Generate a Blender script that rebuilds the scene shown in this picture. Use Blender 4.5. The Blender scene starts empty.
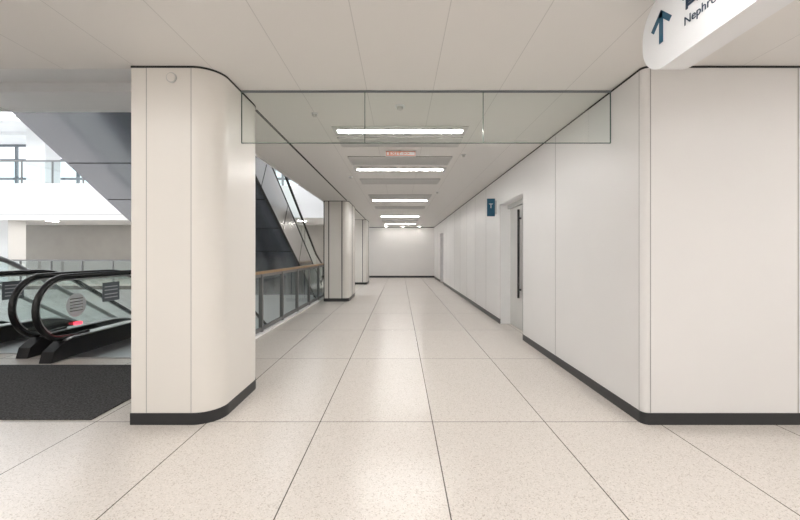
import bpy, bmesh, math
from mathutils import Matrix, Vector
S = bpy.context.scene
COL = S.collection

# ---------------------------------------------------------------- materials
def mat(name, col, rough=0.5, metal=0.0, spec=0.5, noise=None, bump=0.0):
    m = bpy.data.materials.new(name); m.use_nodes = True
    nt = m.node_tree; b = nt.nodes['Principled BSDF']
    b.inputs['Base Color'].default_value = (*col, 1)
    b.inputs['Roughness'].default_value = rough
    b.inputs['Metallic'].default_value = metal
    b.inputs['Specular IOR Level'].default_value = spec
    if noise:
        scale, amt = noise
        tc = nt.nodes.new('ShaderNodeTexCoord')
        n = nt.nodes.new('ShaderNodeTexNoise'); n.inputs['Scale'].default_value = scale
        n.inputs['Detail'].default_value = 3
        r = nt.nodes.new('ShaderNodeValToRGB')
        r.color_ramp.elements[0].position = 0.35; r.color_ramp.elements[1].position = 0.65
        r.color_ramp.elements[0].color = (*[c*(1-amt) for c in col], 1)
        r.color_ramp.elements[1].color = (*[min(1, c*(1+amt)) for c in col], 1)
        nt.links.new(tc.outputs['Object'], n.inputs['Vector'])
        nt.links.new(n.outputs['Fac'], r.inputs['Fac'])
        nt.links.new(r.outputs['Color'], b.inputs['Base Color'])
        if bump:
            bp = nt.nodes.new('ShaderNodeBump'); bp.inputs['Strength'].default_value = bump
            nt.links.new(n.outputs['Fac'], bp.inputs['Height'])
            nt.links.new(bp.outputs['Normal'], b.inputs['Normal'])
    return m

def emis(name, col, st):
    m = bpy.data.materials.new(name); m.use_nodes = True
    nt = m.node_tree; nt.nodes.remove(nt.nodes['Principled BSDF'])
    e = nt.nodes.new('ShaderNodeEmission')
    e.inputs['Color'].default_value = (*col, 1); e.inputs['Strength'].default_value = st
    nt.links.new(e.outputs[0], nt.nodes['Material Output'].inputs[0])
    return m

def glass(name, tint, refl=0.08, rough=0.02, fres=1.0, gcol=(.95,1,.98)):
    m = bpy.data.materials.new(name); m.use_nodes = True
    nt = m.node_tree; nt.nodes.remove(nt.nodes['Principled BSDF'])
    t = nt.nodes.new('ShaderNodeBsdfTransparent'); t.inputs[0].default_value = (*tint, 1)
    g = nt.nodes.new('ShaderNodeBsdfGlossy'); g.inputs['Roughness'].default_value = rough
    g.inputs['Color'].default_value = (*gcol, 1)
    lw = nt.nodes.new('ShaderNodeLayerWeight'); lw.inputs['Blend'].default_value = 0.12
    ad = nt.nodes.new('ShaderNodeMath'); ad.operation = 'MULTIPLY_ADD'
    ad.inputs[1].default_value = fres; ad.inputs[2].default_value = refl; ad.use_clamp = True
    mx = nt.nodes.new('ShaderNodeMixShader')
    nt.links.new(lw.outputs['Fresnel'], ad.inputs[0]); nt.links.new(ad.outputs[0], mx.inputs[0])
    nt.links.new(t.outputs[0], mx.inputs[1]); nt.links.new(g.outputs[0], mx.inputs[2])
    nt.links.new(mx.outputs[0], nt.nodes['Material Output'].inputs[0])
    return m

def tile_mat(name, c1, c2, joint, w, h, off, mortar, rough, speck=True, spec=0.5):
    m = bpy.data.materials.new(name); m.use_nodes = True
    nt = m.node_tree; L = nt.links; b = nt.nodes['Principled BSDF']
    b.inputs['Roughness'].default_value = rough
    b.inputs['Specular IOR Level'].default_value = spec
    tc = nt.nodes.new('ShaderNodeTexCoord')
    mp = nt.nodes.new('ShaderNodeMapping'); mp.inputs['Location'].default_value = (off[0], off[1], 0)
    br = nt.nodes.new('ShaderNodeTexBrick'); br.offset = 0; br.squash = 1
    br.inputs['Scale'].default_value = 1
    br.inputs['Mortar Size'].default_value = mortar
    br.inputs['Mortar Smooth'].default_value = 0
    br.inputs['Brick Width'].default_value = w
    br.inputs['Row Height'].default_value = h
    br.inputs['Color1'].default_value = (*c1, 1); br.inputs['Color2'].default_value = (*c2, 1)
    br.inputs['Mortar'].default_value = (*joint, 1)
    L.new(tc.outputs['Object'], mp.inputs[0]); L.new(mp.outputs[0], br.inputs['Vector'])
    if speck:
        v = nt.nodes.new('ShaderNodeTexVoronoi'); v.inputs['Scale'].default_value = 170
        r = nt.nodes.new('ShaderNodeValToRGB'); r.color_ramp.interpolation = 'CONSTANT'
        r.color_ramp.elements[0].position = 0.0; r.color_ramp.elements[0].color = (0.70, 0.66, 0.62, 1)
        r.color_ramp.elements[1].position = 0.08; r.color_ramp.elements[1].color = (0.90, 0.88, 0.86, 1)
        for p,c in ((.24,(1,1,1)),(.70,(1.04,1.03,1.02)),(.90,(1.12,1.11,1.11))):
            e = r.color_ramp.elements.new(p); e.color = (*c, 1)
        sx = nt.nodes.new('ShaderNodeSeparateColor')
        mx = nt.nodes.new('ShaderNodeMix'); mx.data_type = 'RGBA'; mx.blend_type = 'MULTIPLY'
        mx.inputs[0].default_value = .8
        L.new(tc.outputs['Object'], v.inputs['Vector']); L.new(v.outputs['Color'], sx.inputs[0]); L.new(sx.outputs[0], r.inputs[0])
        L.new(br.outputs['Color'], mx.inputs[6]); L.new(r.outputs[0], mx.inputs[7])
        L.new(mx.outputs[2], b.inputs['Base Color'])
    else:
        L.new(br.outputs['Color'], b.inputs['Base Color'])
    return m

M_floor = tile_mat('terrazzo_floor', (.70,.655,.61), (.68,.635,.59), (.13,.115,.10), .9, 1.8, (.64, -3.0+18), .0038, .24)
M_ceil = tile_mat('ceiling_panel', (.77,.755,.735), (.76,.745,.725), (.60,.59,.575), .6, 30, (.3, 0), .003, .5, False)
M_wall = mat('wall_panel_white', (.78,.765,.755), .36, noise=(1.2,.01))
M_colm = mat('column_cladding_cream', (.80,.77,.725), .33, noise=(1.0,.01))
M_white = mat('white_plaster', (.87,.87,.87), .6, noise=(2,.01))
M_grey = mat('grey_wall', (.36,.345,.32), .6, noise=(2,.03))
M_base = mat('baseboard_charcoal', (.022,.023,.025), .35)
M_gap = mat('shadow_gap_black', (.02,.02,.02), .8)
M_seam = mat('panel_seam_grey', (.40,.39,.38), .7)
M_mat = mat('entrance_mat_fibre', (.050,.049,.050), .95, noise=(70,.75), bump=.6)
M_rub = mat('handrail_rubber', (.010,.010,.011), .25)
M_blk = mat('black_metal', (.02,.02,.022), .35, .3)
M_ss = mat('stainless_steel', (.55,.55,.56), .28, .9)
M_trs = mat('truss_cladding_steel', (.36,.355,.35), .16, .9)
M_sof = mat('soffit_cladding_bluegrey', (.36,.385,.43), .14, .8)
M_mul = mat('mullion_grey', (.20,.22,.24), .4, .3)
M_wood = mat('oak_handrail', (.42,.27,.14), .4, noise=(30,.15))
M_post = mat('rail_post_grey', (.22,.22,.22), .4, .6)
M_gl = glass('clear_glass', (.90,.94,.93), .09, fres=.9)
M_glf = glass('balustrade_glass_tinted', (.76,.83,.83), .07, fres=.6)
M_glb = glass('smoke_barrier_glass', (.84,.87,.845), .17)
M_edge = mat('glass_edge_green', (.10,.16,.13), .25)
M_navy = mat('sign_navy', (.010,.035,.075), .4)
M_lab = mat('label_slate', (.13,.15,.17), .4)
M_teal = mat('sign_teal', (.012,.09,.16), .4)
M_sign = mat('sign_white', (.80,.81,.83), .35)
M_red = mat('sign_orange_red', (.75,.16,.03), .5)
M_grl = mat('air_grille_grey', (.62,.62,.61), .5)
M_coffer = mat('coffer_grey', (.58,.58,.57), .5)
M_door = mat('door_laminate', (.58,.57,.55), .4, noise=(3,.02))
M_lamp = emis('lamp_diffuser', (1, .98, .955), 58)
M_lamp2 = emis('lamp_diffuser_wide', (1, .98, .955), 37)
M_far = emis('downlight_diffuser', (1, .95, .88), 110)
M_fill = emis('fill_panel_glow', (.97, .98, 1), 14)  # glow of the fill panels added above the atrium
M_redled = emis('red_indicator', (1, .05, .08), 3)
M_dark = mat('dark_recess', (.14,.138,.135), .7)
M_step = mat('step_tread', (.12,.12,.125), .4, .7)
M_comb = mat('comb_yellow', (.6,.45,.05), .5)
M_notice = mat('notice_white', (.62,.64,.66), .5)

# ---------------------------------------------------------------- helpers
def newobj(name, bm, m, parent=None):
    me = bpy.data.meshes.new(name)
    bmesh.ops.recalc_face_normals(bm, faces=bm.faces)
    bm.to_mesh(me); bm.free()
    o = bpy.data.objects.new(name, me); COL.objects.link(o)
    me.materials.append(m)
    if parent: o.parent = parent
    return o

def addbox(bm, a, b):
    x0,y0,z0 = a; x1,y1,z1 = b
    v = [bm.verts.new(p) for p in [(x0,y0,z0),(x1,y0,z0),(x1,y1,z0),(x0,y1,z0),(x0,y0,z1),(x1,y0,z1),(x1,y1,z1),(x0,y1,z1)]]
    for f in [(0,3,2,1),(4,5,6,7),(0,1,5,4),(1,2,6,5),(2,3,7,6),(3,0,4,7)]:
        bm.faces.new([v[i] for i in f])

def boxes(name, lst, m, parent=None, bev=0):
    bm = bmesh.new()
    for a,b in lst: addbox(bm, a, b)
    if bev: bmesh.ops.bevel(bm, geom=bm.edges[:], offset=bev, segments=2, affect='EDGES')
    return newobj(name, bm, m, parent)

def P3(p, axis, t):
    if axis == 'x': return (t, p[0], p[1])
    if axis == 'y': return (p[0], t, p[1])
    return (p[0], p[1], t)

def addprism(bm, pts, axis, a, b):
    v0 = [bm.verts.new(P3(p,axis,a)) for p in pts]; v1 = [bm.verts.new(P3(p,axis,b)) for p in pts]
    n = len(pts)
    bm.faces.new(v0); bm.faces.new(v1[::-1])
    for i in range(n):
        bm.faces.new([v0[i], v0[(i+1)%n], v1[(i+1)%n], v1[i]])

def prism(name, pts, axis, a, b, m, parent=None):
    bm = bmesh.new(); addprism(bm, pts, axis, a, b)
    return newobj(name, bm, m, parent)

def sheet(name, polys, axis, t, m, parent=None):
    bm = bmesh.new()
    for pts in polys:
        bm.faces.new([bm.verts.new(P3(p,axis,t)) for p in pts])
    return newobj(name, bm, m, parent)

def rc(a0,b0,a1,b1): return [(a0,b0),(a1,b0),(a1,b1),(a0,b1)]

def empty(name):
    e = bpy.data.objects.new(name, None); COL.objects.link(e); return e

def rrect(x0, y0, x1, y1, r, seg=10, corners=(1,1,1,1)):
    pts = []
    C = [((x0+r,y0+r),180,corners[0],(x0,y0)),((x1-r,y0+r),270,corners[1],(x1,y0)),
         ((x1-r,y1-r),0,corners[2],(x1,y1)),((x0+r,y1-r),90,corners[3],(x0,y1))]
    for c,a0,on,p in C:
        if not on: pts.append(p); continue
        for i in range(seg+1):
            a = math.radians(a0+90*i/seg)
            pts.append((c[0]+r*math.cos(a), c[1]+r*math.sin(a)))
    return pts

def tube(name, pts, r, m, parent=None):
    cu = bpy.data.curves.new(name, 'CURVE'); cu.dimensions = '3D'
    cu.bevel_depth = r; cu.bevel_resolution = 4; cu.use_fill_caps = True
    sp = cu.splines.new('POLY'); sp.points.add(len(pts)-1)
    for i,p in enumerate(pts): sp.points[i].co = (*p, 1)
    o = bpy.data.objects.new(name, cu); COL.objects.link(o)
    cu.materials.append(m)
    if parent: o.parent = parent
    return o

def text(name, s, size, m, mw, parent=None, ext=.001):
    cu = bpy.data.curves.new(name, 'FONT'); cu.body = s; cu.size = size; cu.extrude = ext
    o = bpy.data.objects.new(name, cu); COL.objects.link(o); cu.materials.append(m)
    if parent: o.parent = parent
    o.matrix_local = mw
    return o

H = 2.83      # ceiling
RX = 1.92     # right wall
CX0, CX1 = -2.12, -1.445
SZ = 3.75     # soffit of upper floor landing

# ---------------------------------------------------------------- shell
boxes('floor', [((-9.5,-5,-.15),(8,5.2,0)), ((-2.42,5.2,-.15),(2.9,21.3,0)),
                ((-6.7,14.5,-.15),(-2.42,20.2,0)), ((-24,15.6,-.15),(-6.7,20.2,0))], M_floor)
boxes('floor_lower', [((-24,3,-4.35),(-2.42,20.2,-4.2))], M_floor)
boxes('ceiling', [((-9.5,-5,H),(8,3.0,H+.1)), ((-2.15,3.0,H),(2.9,21.3,H+.1))], M_ceil)
boxes('trim_1', [((-1.50,3.85,H-.004),(-1.47,10.4,H+.01)), ((-1.50,12.2,H-.004),(-1.47,16.4,H+.01))], M_gap)

bm = bmesh.new()
addprism(bm, rrect(RX,2.95,8,5.84,.05,8,(1,0,0,0)), 'z', 0, H)
addbox(bm, (RX,5.84,2.29),(RX+.6,7.2,H))
addbox(bm, (RX,7.2,0),(RX+.6,16.6,H))
addbox(bm, (RX,16.6,2.29),(RX+.6,17.9,H))
addbox(bm, (RX,17.9,0),(RX+.6,21.0,H))
newobj('wall_right', bm, M_wall)
boxes('wall_end', [((-2.9,21.0,0),(2.9,21.2,H))], M_wall)
boxes('wall_rear', [((-9.5,-5.2,0),(8,-5.0,H))], M_wall)
boxes('wall_east', [((8,-5,0),(8.2,2.95,H))], M_wall)
boxes('wall_west', [((-9.7,-5,0),(-9.5,4.9,H))], M_wall)
bm = bmesh.new()
addprism(bm, rrect(RX-.006,2.944,8,3.2,.055,8,(1,0,0,0)), 'z', 0, .092)
addbox(bm, (RX-.006,3.2,0),(RX+.05,5.84,.092))
addbox(bm, (RX-.006,7.2,0),(RX+.05,16.6,.092))
addbox(bm, (RX-.006,17.9,0),(RX+.05,21.0,.092))
newobj('baseboard_right', bm, M_base)
boxes('baseboard_end', [((-2.2,20.99,0),(RX,21.05,.1))], M_base)
bm = bmesh.new()
addprism(bm, rrect(RX-.003,2.947,8,3.2,.052,8,(1,0,0,0)), 'z', H-.016, H-.001)
addbox(bm, (RX-.003,3.2,H-.016),(RX+.05,21.0,H-.001))
addbox(bm, (-2.2,20.99,H-.03),(RX,21.05,H-.001))
newobj('trim_2', bm, M_gap)
sl = []
for x in (1.975, 3.14, 4.3, 5.5): sl.append(((x-.003,2.947,.092),(x+.003,2.96,H-.02)))
for y in (4.62, 8.35, 9.55, 10.75, 11.95, 13.15, 14.35, 15.55, 19.1):
    sl.append(((RX-.002,y-.003,.092),(RX+.01,y+.003,H-.02)))
sl.append(((RX-.002,3.0,.092),(RX+.01,3.004,H-.02)))
boxes('trim_3', sl, M_seam)

def door(n, y0, y1):
    e = empty('door_%d'%n)
    X = RX+.2
    boxes('leaf', [((X,y0,0.01),(X+.05,y1,2.29))], M_door, e)
    boxes('frame', [((RX+.02,y1-.012,0),(X,y1-.001,2.289)), ((RX+.02,y0+.001,0),(X,y0+.012,2.289)), ((RX+.02,y0+.012,2.277),(X,y1-.012,2.289))], M_white, e)
    yh = y0+.70
    boxes('pull_handle', [((X-.065,yh-.024,.57),(X-.035,yh+.024,2.12)),
                          ((X-.04,yh-.01,.7),(X,yh+.01,.73)), ((X-.04,yh-.01,1.95),(X,yh+.01,1.98))], M_blk, e)
    boxes('meeting_gap', [((X-.002,yh-.09,.02),(X+.01,yh-.084,2.27))], M_gap, e)
    boxes('head_track', [((X-.05,y0+.012,2.20),(X,y1-.012,2.277))], M_coffer, e)
door(1, 5.84, 7.2)
door(2, 16.6, 17.9)

# ---------------------------------------------------------------- columns
def column(y0, y1, h=H, near=False):
    e = empty('column')
    R = .20 if near else .13
    prism('cladding', rrect(CX0,y0,CX1,y1,R,36,(0,1,1,0)), 'z', 0, h, M_colm, e)
    prism('base', rrect(CX0-.006,y0-.006,CX1+.006,y1+.006,R+.006,36,(0,1,1,0)), 'z', 0, .092, M_base, e)
    prism('top_gap', rrect(CX0-.003,y0-.003,CX1+.003,y1+.003,R+.003,36,(0,1,1,0)), 'z', h-.016, h-.0005, M_gap, e)
    w = .002 if near else .012
    s = [((x-w,y0-.002,.092),(x+w,y0+.01,h-.016)) for x in ((-2.0,-1.648) if near else (-2.0,-1.63))]
    boxes('seams', s, M_seam if near else M_gap, e)
    if not near:
        boxes('corner_strips', [((CX0-.03,y0+.02,.0),(CX0+.002,y0+.1,h)), ((CX1-.01,y0+.75,.0),(CX1+.004,y0+.81,h-.016))], M_gap, e)
    return e
column(2.95, 3.90, near=True)
column(10.5, 12.1)
column(16.3, 17.6)

def disc(name, c, r, axis, d, m, parent, seg=28):
    bm = bmesh.new()
    pts = [(math.cos(2*math.pi*i/seg)*r, math.sin(2*math.pi*i/seg)*r) for i in range(seg)]
    if axis == 'y':
        addprism(bm, [(c[0]+p[0], c[2]+p[1]) for p in pts], 'y', c[1], c[1]+d)
    elif axis == 'x':
        addprism(bm, [(c[1]+p[0], c[2]+p[1]) for p in pts], 'x', c[0], c[0]+d)
    else:
        addprism(bm, [(c[0]+p[0], c[1]+p[1]) for p in pts], 'z', c[2], c[2]+d)
    return newobj(name, bm, m, parent)
e = empty('speaker')
disc('rim', (-1.80,2.940,2.735), .040, 'y', .010, M_coffer, e)
disc('cap', (-1.80,2.934,2.735), .032, 'y', .007, M_colm, e)

# ---------------------------------------------------------------- smoke barrier
e = empty('glass_smoke_barrier')
GY = 3.40
xs = [CX1+.002, -.32, .757, RX-.002]
sheet('panes', [rc(xs[i]+.003, 2.358, xs[i+1]-.003, H-.002) for i in range(3)], 'y', GY+.006, M_glb, e)
boxes('edges', [((xs[0],GY-.001,2.353),(xs[3],GY+.013,2.358))] + [((x-.003,GY,2.36),(x+.003,GY+.012,H-.001)) for x in xs[1:3]]
      + [((xs[0]+.0,GY,2.36),(xs[0]+.004,GY+.012,H-.001)), ((xs[3]-.004,GY,2.36),(xs[3],GY+.012,H-.001))], M_edge, e)
boxes('channel', [((xs[0],GY-.008,H-.012),(xs[3],GY+.020,H-.001))], M_mul, e)

# ---------------------------------------------------------------- ceiling fixtures
def linear(y, x=0, w=1.5, d=.10, m=None):
    e = empty('linear_ceiling_light')
    boxes('diffuser', [((x-w/2,y-d/2,H-.012),(x+w/2,y+d/2,H-.004))], m or M_lamp, e)
    boxes('housing', [((x-w/2-.05,y-d/2-.12,H-.008),(x+w/2+.05,y-d/2-.001,H-.0005)),
                      ((x-w/2-.05,y+d/2+.001,H-.008),(x+w/2+.05,y+d/2+.12,H-.0005)),
                      ((x-w/2-.05,y-d/2-.001,H-.008),(x-w/2-.001,y+d/2+.001,H-.0005)),
                      ((x+w/2+.001,y-d/2-.001,H-.008),(x+w/2+.05,y+d/2+.001,H-.0005))], M_coffer, e)
def grille(y0, y1, w=1.6):
    e = empty('air_grille')
    boxes('backing', [((-w/2,y0,H-.006),(w/2,y1,H-.0005))], M_dark, e)
    l = [((-w/2,y0,H-.016),(w/2,y0+.02,H-.006)), ((-w/2,y1-.02,H-.016),(w/2,y1,H-.006)),
         ((-w/2,y0,H-.016),(-w/2+.02,y1,H-.006)), ((w/2-.02,y0,H-.016),(w/2,y1,H-.006))]
    y = y0+.03
    while y < y1-.03:
        l.append(((-w/2+.02,y,H-.014),(w/2-.02,y+.022,H-.006))); y += .034
    boxes('louvres', l, M_grl, e)
for y in (4.52, 6.57, 10.4, 14.9): linear(y)
linear(18.6, d=.05)
grille(4.75, 5.15); grille(5.7, 6.2); grille(7.4, 7.9); grille(9.4, 9.9); grille(11.8, 12.3); grille(16.4,16.9)
for y in (1.3, -.9, -3.1):
    for x in (-5.5, -2.4, 0.6, 3.6, 6.4): linear(y, x, d=.14, m=M_lamp2)
e = empty('exit_sign')
boxes('housing', [((-.21,5.36,2.748),(.23,5.40,2.818))], M_sign, e)
boxes('face_band', [((-.20,5.357,2.753),(.22,5.360,2.760)),((-.20,5.357,2.806),(.22,5.360,2.813)),((-.20,5.357,2.760),(-.192,5.360,2.806)),((.212,5.357,2.760),(.22,5.360,2.806))], M_red, e)
boxes('mount', [((-.02,5.37,2.818),(.02,5.39,H))], M_coffer, e)
text('lettering', 'EXIT >>', .058, M_red, Matrix(((1.5,0,0,-.165),(0,0,-1,5.358),(0,1,0,2.763),(0,0,0,1))), e)
def detector(x, y, r=.05):
    e = empty('smoke_detector')
    disc('base_ring', (x,y,H-.012), r, 'z', .0115, M_sign, e)
    disc('sensor_head', (x,y,H-.035), r*.6, 'z', .023, M_coffer, e)
detector(0, 3.75); detector(-.9, 3.95, .035); detector(-.95,7.2,.04); detector(.95,5.6,.035); detector(.9,9,.035)
for x in (-.75, .15, 1.05):
    e = empty('recessed_downlight')
    disc('trim_ring', (x,20.5,H-.008), .08, 'z', .0075, M_coffer, e)
    disc('lens', (x,20.5,H-.012), .065, 'z', .004, M_far, e)

# ---------------------------------------------------------------- door blade sign
e = empty('room_number_sign')
boxes('blade', [((1.73,7.42,2.09),(1.885,7.45,2.44))], M_teal, e, .003)
boxes('bracket', [((1.885,7.425,2.13),(1.92,7.445,2.40))], M_ss, e)
text('glyph', 'T', .13, M_sign, Matrix(((1,0,0,1.765),(0,0,-1,7.418),(0,1,0,2.25),(0,0,0,1))), e)

# ---------------------------------------------------------------- hanging way-finding sign
e = empty('hanging_directional_sign')
SX = 1.44
prism('panel', rrect(-.2,2.37,2.22,2.79,.19,20,(0,1,1,0)), 'x', SX, SX+.15, M_sign, e)
boxes('suspension', [((SX+.05,y-.03,2.79),(SX+.10,y+.03,H)) for y in (.3,1.8)], M_ss, e)
def sm(y, z, x=SX-.002):
    return Matrix(((0,0,-1,x),(-1,0,0,y),(0,1,0,z),(0,0,0,1)))
def strip(a, b, w):
    a=Vector(a); b=Vector(b); d=(b-a).normalized(); n=Vector((-d.y,d.x))*w/2
    return [tuple(a+n), tuple(b+n), tuple(b-n), tuple(a-n)]
bm = bmesh.new()
ay, az = 2.06, 2.59
for a,b in (((ay,az-.08),(ay,az+.075)), ((ay+.07,az+.012),(ay-.008,az+.09)), ((ay-.07,az+.012),(ay+.008,az+.09))):
    addprism(bm, strip(a,b,.028), 'x', SX-.004, SX-.0005)
newobj('arrow', bm, M_teal, e)
text('lettering_1', 'Nephrology', .062, M_navy, sm(1.895,2.50), e)
bm = bmesh.new()
cy, cz = 1.895, 2.575
def st(a,b,w=.012):
    addprism(bm, strip((cy-a[0],cz+a[1]),(cy-b[0],cz+b[1]),w), 'x', SX-.004, SX-.0005)
for off_ in (0,.13):
    for a,b in (((0,.11),(0,.06)),((.03,.12),(.03,.06)),((.045,.11),(.10,.11)),((.095,.11),(.05,.06)),((.05,.09),(.10,.06)),
                ((.02,.05),(.02,0)),((.02,.05),(.09,.05)),((.09,.05),(.09,0)),((.02,.033),(.09,.033)),((.02,.017),(.09,.017))):
        st((a[0]+off_,a[1]),(b[0]+off_,b[1]))
newobj('characters', bm, M_navy, e)

boxes('entrance_mat', [((-8.6,3.03,0.0),(-2.5,4.50,.012))], M_mat)

# ---------------------------------------------------------------- corridor balustrade
e = empty('corridor_railing')
x = -2.34; ya, yb, zt = 3.95, 16.25, 1.05
boxes('handrail', [((x-.035,ya,zt-.045),(x+.035,yb,zt))], M_wood, e, .008)
boxes('sub_rail', [((x-.012,ya,zt-.10),(x+.012,yb,zt-.045))], M_post, e)
sheet('glass_panels', [rc(ya,.11,yb,zt-.10)], 'x', x, M_glf, e)
boxes('bottom_rail', [((x-.02,ya,.05),(x+.02,yb,.11))], M_post, e)
boxes('posts', [((x-.03,y-.03,0),(x+.03,y+.03,zt-.05)) for y in [4.1+1.1*i for i in range(12)]], M_post, e)
boxes('curb', [((x-.07,ya,0),(x+.07,yb,.035))], M_white, e)

# ---------------------------------------------------------------- escalators
def arc(c, r, a0, a1, n=14):
    return [(c[0]+r*math.cos(math.radians(a0+(a1-a0)*i/n)), c[1]+r*math.sin(math.radians(a0+(a1-a0)*i/n))) for i in range(n+1)]
T30 = math.tan(math.radians(30))
def off(pts, dz): return [(p[0], p[1]+dz) for p in pts]

def down_escalator(xl, xr, y0, rh=1.05, signs=False, railmat=None, level=1.95):
    e = empty('escalator')
    railmat = railmat or M_rub
    r = .40; cz = rh-r
    yk = y0+level
    bottom = -4.2
    R = 1.6
    def line(z0, ye):
        ya = yk-R*math.tan(math.radians(15))
        pts = [(ya, z0)]
        pts += arc((ya, z0-R), R, 90, 60, 8)[1:]
        ys, zs = pts[-1]
        yend = ys+(zs-(z0+bottom))/T30
        pts += [(yend, z0+bottom), (yend+ye, z0+bottom)]
        return pts
    for k,x in enumerate((xl, xr)):
        loop = arc((y0+r, cz), r, 250, 90, 18)
        top = line(rh, 1.5)
        pts = [(y0+.75, cz-r+.01), (y0+.5,cz-r)] + loop + top
        tube('handrail', [(x, p[0], p[1]) for p in pts], .036, railmat, e)
        r2 = r-.03
        g = [(y0+.45,.2)] + arc((y0+r, cz), r2, 250, 90, 18) + off(top,-.03)
        g += line(.2, 1.5)[::-1]
        sheet('glass', [g], 'x', x, M_gl, e)
        tube('rail_guide', [(x,p[0],p[1]) for p in arc((y0+r, cz), r-.045, 235, 90, 18)+off(top,-.045)], .010, M_ss, e)
        dk = [(y0+.12,0),(y0+.16,.13),(y0+.32,.23)] + line(.25,1.6)
        lo = line(-.55,1.6); lo[0]=(lo[0][0],-.16)
        dk += lo[::-1] + [(y0+1.2,-.01)]
        prism('skirt', dk, 'x', x-.075, x+.075, M_blk, e)
        cap = [(y0+.34,.235),(y0+.42,.252)]+line(.252,1.6)
        prism('deck_cap', cap + off(cap,.012)[::-1], 'x', x-.085, x+.085, M_ss, e)
        if signs and k == 0:
            boxes('safety_label', [((x+.004,y0+1.0,.64),(x+.007,y0+1.33,.92))], M_lab, e)
            boxes('safety_label_text', [((x+.007,y0+1.04,z),(x+.009,y0+1.29,z+.014)) for z in (.69,.74,.80,.85)], M_notice, e)
    boxes('landing_plate', [((xl+.08,y0+.35,.0),(xr-.08,y0+1.5,.014))], M_ss, e)
    boxes('comb', [((xl+.08,y0+1.5,.0),(xr-.08,y0+1.62,.02))], M_comb, e)
    st_ = []; yy = y0+1.62; zz=0.0
    st_.append(((xl+.08,yy,-.2),(xr-.08,yy+.4,-.0))); yy += .4
    while zz > bottom+.22:
        zz -= .231; st_.append(((xl+.08,yy,zz-.25),(xr-.08,yy+.4,zz))); yy += .4
    boxes('steps', st_, M_step, e)
    lo = line(-.20,1.5); lo2 = line(-1.05,1.5)
    prism('truss', [(y0+.75,-.16)]+lo+lo2[::-1]+[(y0+.75,-.9)], 'x', xl-.07, xr+.07, M_trs, e)
    return e
e1 = down_escalator(-4.35, -3.15, 4.46, signs=True)
disc('notice_roundel', (-4.345, 5.02, .66), .155, 'x', .003, M_notice, e1)
boxes('notice_lines', [((-4.342,4.92,z),(-4.339,5.12,z+.012)) for z in (.58,.62,.66,.70,.74)], M_trs, e1)
boxes('red_indicator_lamp', [((-4.34,4.97,.40),(-4.30,5.06,.435))], M_redled, e1)
e2 = down_escalator(-6.05, -4.86, 4.68, signs=True)
e3 = down_escalator(-8.1, -6.95, 4.9, rh=1.36, railmat=M_ss, level=1.5)

e = empty('escalator')
def up(z_add, d0, d1):
    return [(d0, 8.42-T30*d0+z_add), (d1, 8.42-T30*d1+z_add)]
xa, xb = -6.6, -3.0
db = (7.42-SZ)/T30
side = [(15.6,0.02),(14.59,0.02)]+up(0,14.55,7.32)+[(6.9,4.2),(5.6,4.2),(5.6,SZ),(db,SZ)]+[(13.2,7.42-T30*13.2),(15.6,-.3)]
prism('side_cladding', side, 'x', xb-.04, xb, M_trs, e)
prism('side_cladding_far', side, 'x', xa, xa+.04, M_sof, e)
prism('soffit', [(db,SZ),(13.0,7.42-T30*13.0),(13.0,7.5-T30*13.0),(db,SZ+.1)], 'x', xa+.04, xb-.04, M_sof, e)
bm = bmesh.new()
for d in (7.4, 8.4, 9.4, 10.4):
    z = 7.42-T30*d
    addprism(bm, [(d,z-.003),(d+.02,z-.003-T30*.02),(d+.02,z+.02),(d,z+.02)], 'x', xa+.04, xb-.04)
for z0,z1 in ((.0,.05),(-1.0,-.95)):
    a = up(z0,14.4,7.4); b = up(z1,14.4,7.4)[::-1]
    addprism(bm, a+b, 'x', xb-.001, xb+.006)
    addprism(bm, a+b, 'x', xa-.006, xa+.001)
for d in (8.5, 10, 11.5, 13):
    z = 8.42-T30*d
    addprism(bm, [(d,z),(d+.02,z-.012),(d-.53+.02+.0,z-.9),(d-.53,z-.9)], 'x', xb-.001, xb+.003)
newobj('cladding_joints', bm, M_gap, e)
for x in (-3.15,-4.3,-5.2,-6.4):
    sheet('balustrade_glass', [up(.12,14.0,7.4)+up(.98,14.0,7.4)[::-1]], 'x', x, M_gl, e)
    h = up(1.0,14.0,7.4)
    tube('handrail', [(x,p[0],p[1]) for p in [(14.9,.2),(15.2,.3),(15.35,.6),(15.2,.9),(14.9,1.0)]+h+[(6.9,5.25),(6.0,5.25)]], .036, M_rub, e)
    prism('skirt', up(0,14.5,7.35)+up(.16,14.5,7.35)[::-1], 'x', x-.08, x+.08, M_trs, e)
for (x0,x1) in ((-4.22,-3.23),(-6.32,-5.28)):
    st_ = []; d = 14.5; z=0
    while z < 4.1:
        z += .231; st_.append(((x0,d-.4,z-.3),(x1,d,z-.04))); d -= .4
    boxes('steps', st_, M_step, e)

boxes('upper_floor_slab', [((-9.5,3.0,SZ),(-2.15,db,4.2)), ((-2.15,3.0,H+.1),(2.9,21.3,4.2)), ((-23.9,15.7,2.85),(-2.15,20.0,4.2)), ((-9.5,-5,H+.1),(8,3.0,4.2))], M_white)
boxes('slab_edge_fascia', [((-2.17,3.92,H-.02),(-2.151,15.69,4.2))], M_white)
boxes('upper_slab_downstand', [((-9.5,5.25,SZ-.13),(-2.18,5.45,SZ))], M_white)

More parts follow.
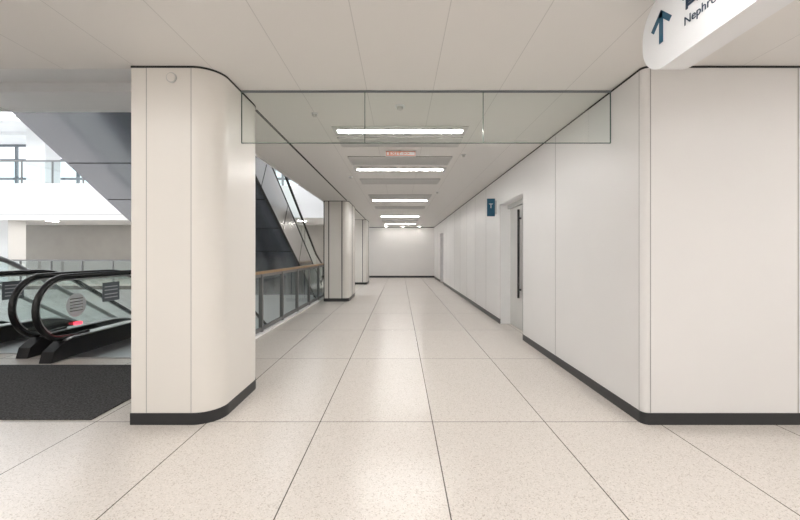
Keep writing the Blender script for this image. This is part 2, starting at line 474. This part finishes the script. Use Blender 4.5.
# ---------------------------------------------------------------- atrium shell
boxes('atrium_ceiling', [((-24,3,7.2),(-2.0,20.3,7.4))], M_white)
boxes('atrium_ceiling_beams', [((-23.8,y,7.05),(-2.2,y+.2,7.2)) for y in (8,10,12,14,16,18)], M_white)
boxes('wall_atrium_east', [((-2.15,3,4.2),(-2.0,20.3,7.2))], M_white)
boxes('wall_atrium_south', [((-24,2.9,4.2),(-2.15,3.0,7.2))], M_white)
boxes('wall_back', [((-23.9,19.8,0),(-2.9,20.0,2.85))], M_grey)
boxes('wall_lower', [((-2.42,3,-4.2),(-2.3,20,-.15)), ((-24,20,-4.2),(-2.42,20.2,-.15)), ((-24,3,-4.2),(-2.42,3.1,-.15))], M_white)
boxes('fascia_band', [((-23.85,15.62,2.75),(-6.7,15.7,4.28))], M_white)
boxes('trim_4', [((-23.85,15.615,2.98),(-6.7,15.62,3.0))], M_seam)
for xx,yy,z0,z1 in ((-18.3,16.6,0,2.85),(-10.0,18.6,0,2.85),(-17.6,17.6,4.2,7.2),(-12.5,17.6,4.2,7.2),(-7.0,17.6,4.2,7.2)):
    e = empty('square_column')
    boxes('shaft', [((xx,yy,z0),(xx+.9,yy+.8,z1))], M_white, e)
    boxes('plinth', [((xx-.02,yy-.02,z0),(xx+.92,yy+.82,z0+.1))], M_base, e)
def xrail(name, y, x0, x1, z):
    e = empty(name)
    boxes('top_rail', [((x0,y-.03,z+1.03),(x1,y+.03,z+1.09))], M_post, e)
    sheet('glass_panels', [rc(x0,z+.06,x1,z+1.04)], 'y', y, M_glf, e)
    n = int((x1-x0)/1.3)
    boxes('posts', [((x0+i*1.3,y-.025,z),(x0+i*1.3+.04,y+.025,z+1.04)) for i in range(n+1)], M_post, e)
xrail('atrium_railing', 15.75, -23.8, -6.8, 0)
xrail('atrium_railing', 15.8, -23.8, -2.3, 4.2)
l=[]; x=-23.9
while x<=-2.2:
    l.append(((x-.05,20.04,4.2),(x+.05,20.16,7.2))); x+=1.1
l += [((-23.9,20.05,z),(-2.2,20.15,z+.12)) for z in (4.2,5.3,6.3,7.08)]
boxes('window_1', l, M_mul)
l=[]; y=3.2
while y<20.0:
    l.append(((-24.06,y-.05,-4.2),(-23.94,y+.05,7.2))); y+=1.7
for z in (-4.2,-.1,1.9,4.1,6.1,7.1): l.append(((-24.05,3,z),(-23.95,20.0,z+.1)))
boxes('window_2', l, M_mul)
for x in (-20,-16,-12,-8,-4.5):
    e = empty('square_downlight')
    boxes('frame', [((x-.2,17.0,2.842),(x+.2,17.4,2.8495))], M_coffer, e)
    boxes('lens', [((x-.16,17.04,2.835),(x+.16,17.36,2.842))], M_far, e)
for x in (-21,-17,-13,-9,-5):
    for y in (9,11,13,15):
        e = empty('atrium_fill_panel')  # unseen glowing panels, added to brighten the atrium
        boxes('diffuser', [((x-1.1,y+.25,7.188),(x+1.1,y+.85,7.195))], M_fill, e)
        boxes('frame', [((x-1.16,y+.19,7.185),(x+1.16,y+.24,7.1995)),((x-1.16,y+.86,7.185),(x+1.16,y+.91,7.1995)),
                        ((x-1.16,y+.24,7.185),(x-1.11,y+.86,7.1995)),((x+1.11,y+.24,7.185),(x+1.16,y+.86,7.1995))], M_coffer, e)

w = bpy.data.worlds.new('World'); S.world = w; w.use_nodes = True
bg = w.node_tree.nodes['Background']
bg.inputs[0].default_value = (.92,.96,1,1); bg.inputs[1].default_value = 1.8

cd = bpy.data.cameras.new('camera'); cam = bpy.data.objects.new('camera', cd); COL.objects.link(cam)
cam.location = (0,0,1.35); cam.rotation_euler = (math.radians(90),0,0)
cd.sensor_width = 36; cd.lens = 36*374/800; cd.shift_y = -6.5/800
cd.clip_end = 200
S.camera = cam
S.view_settings.view_transform = 'Standard'
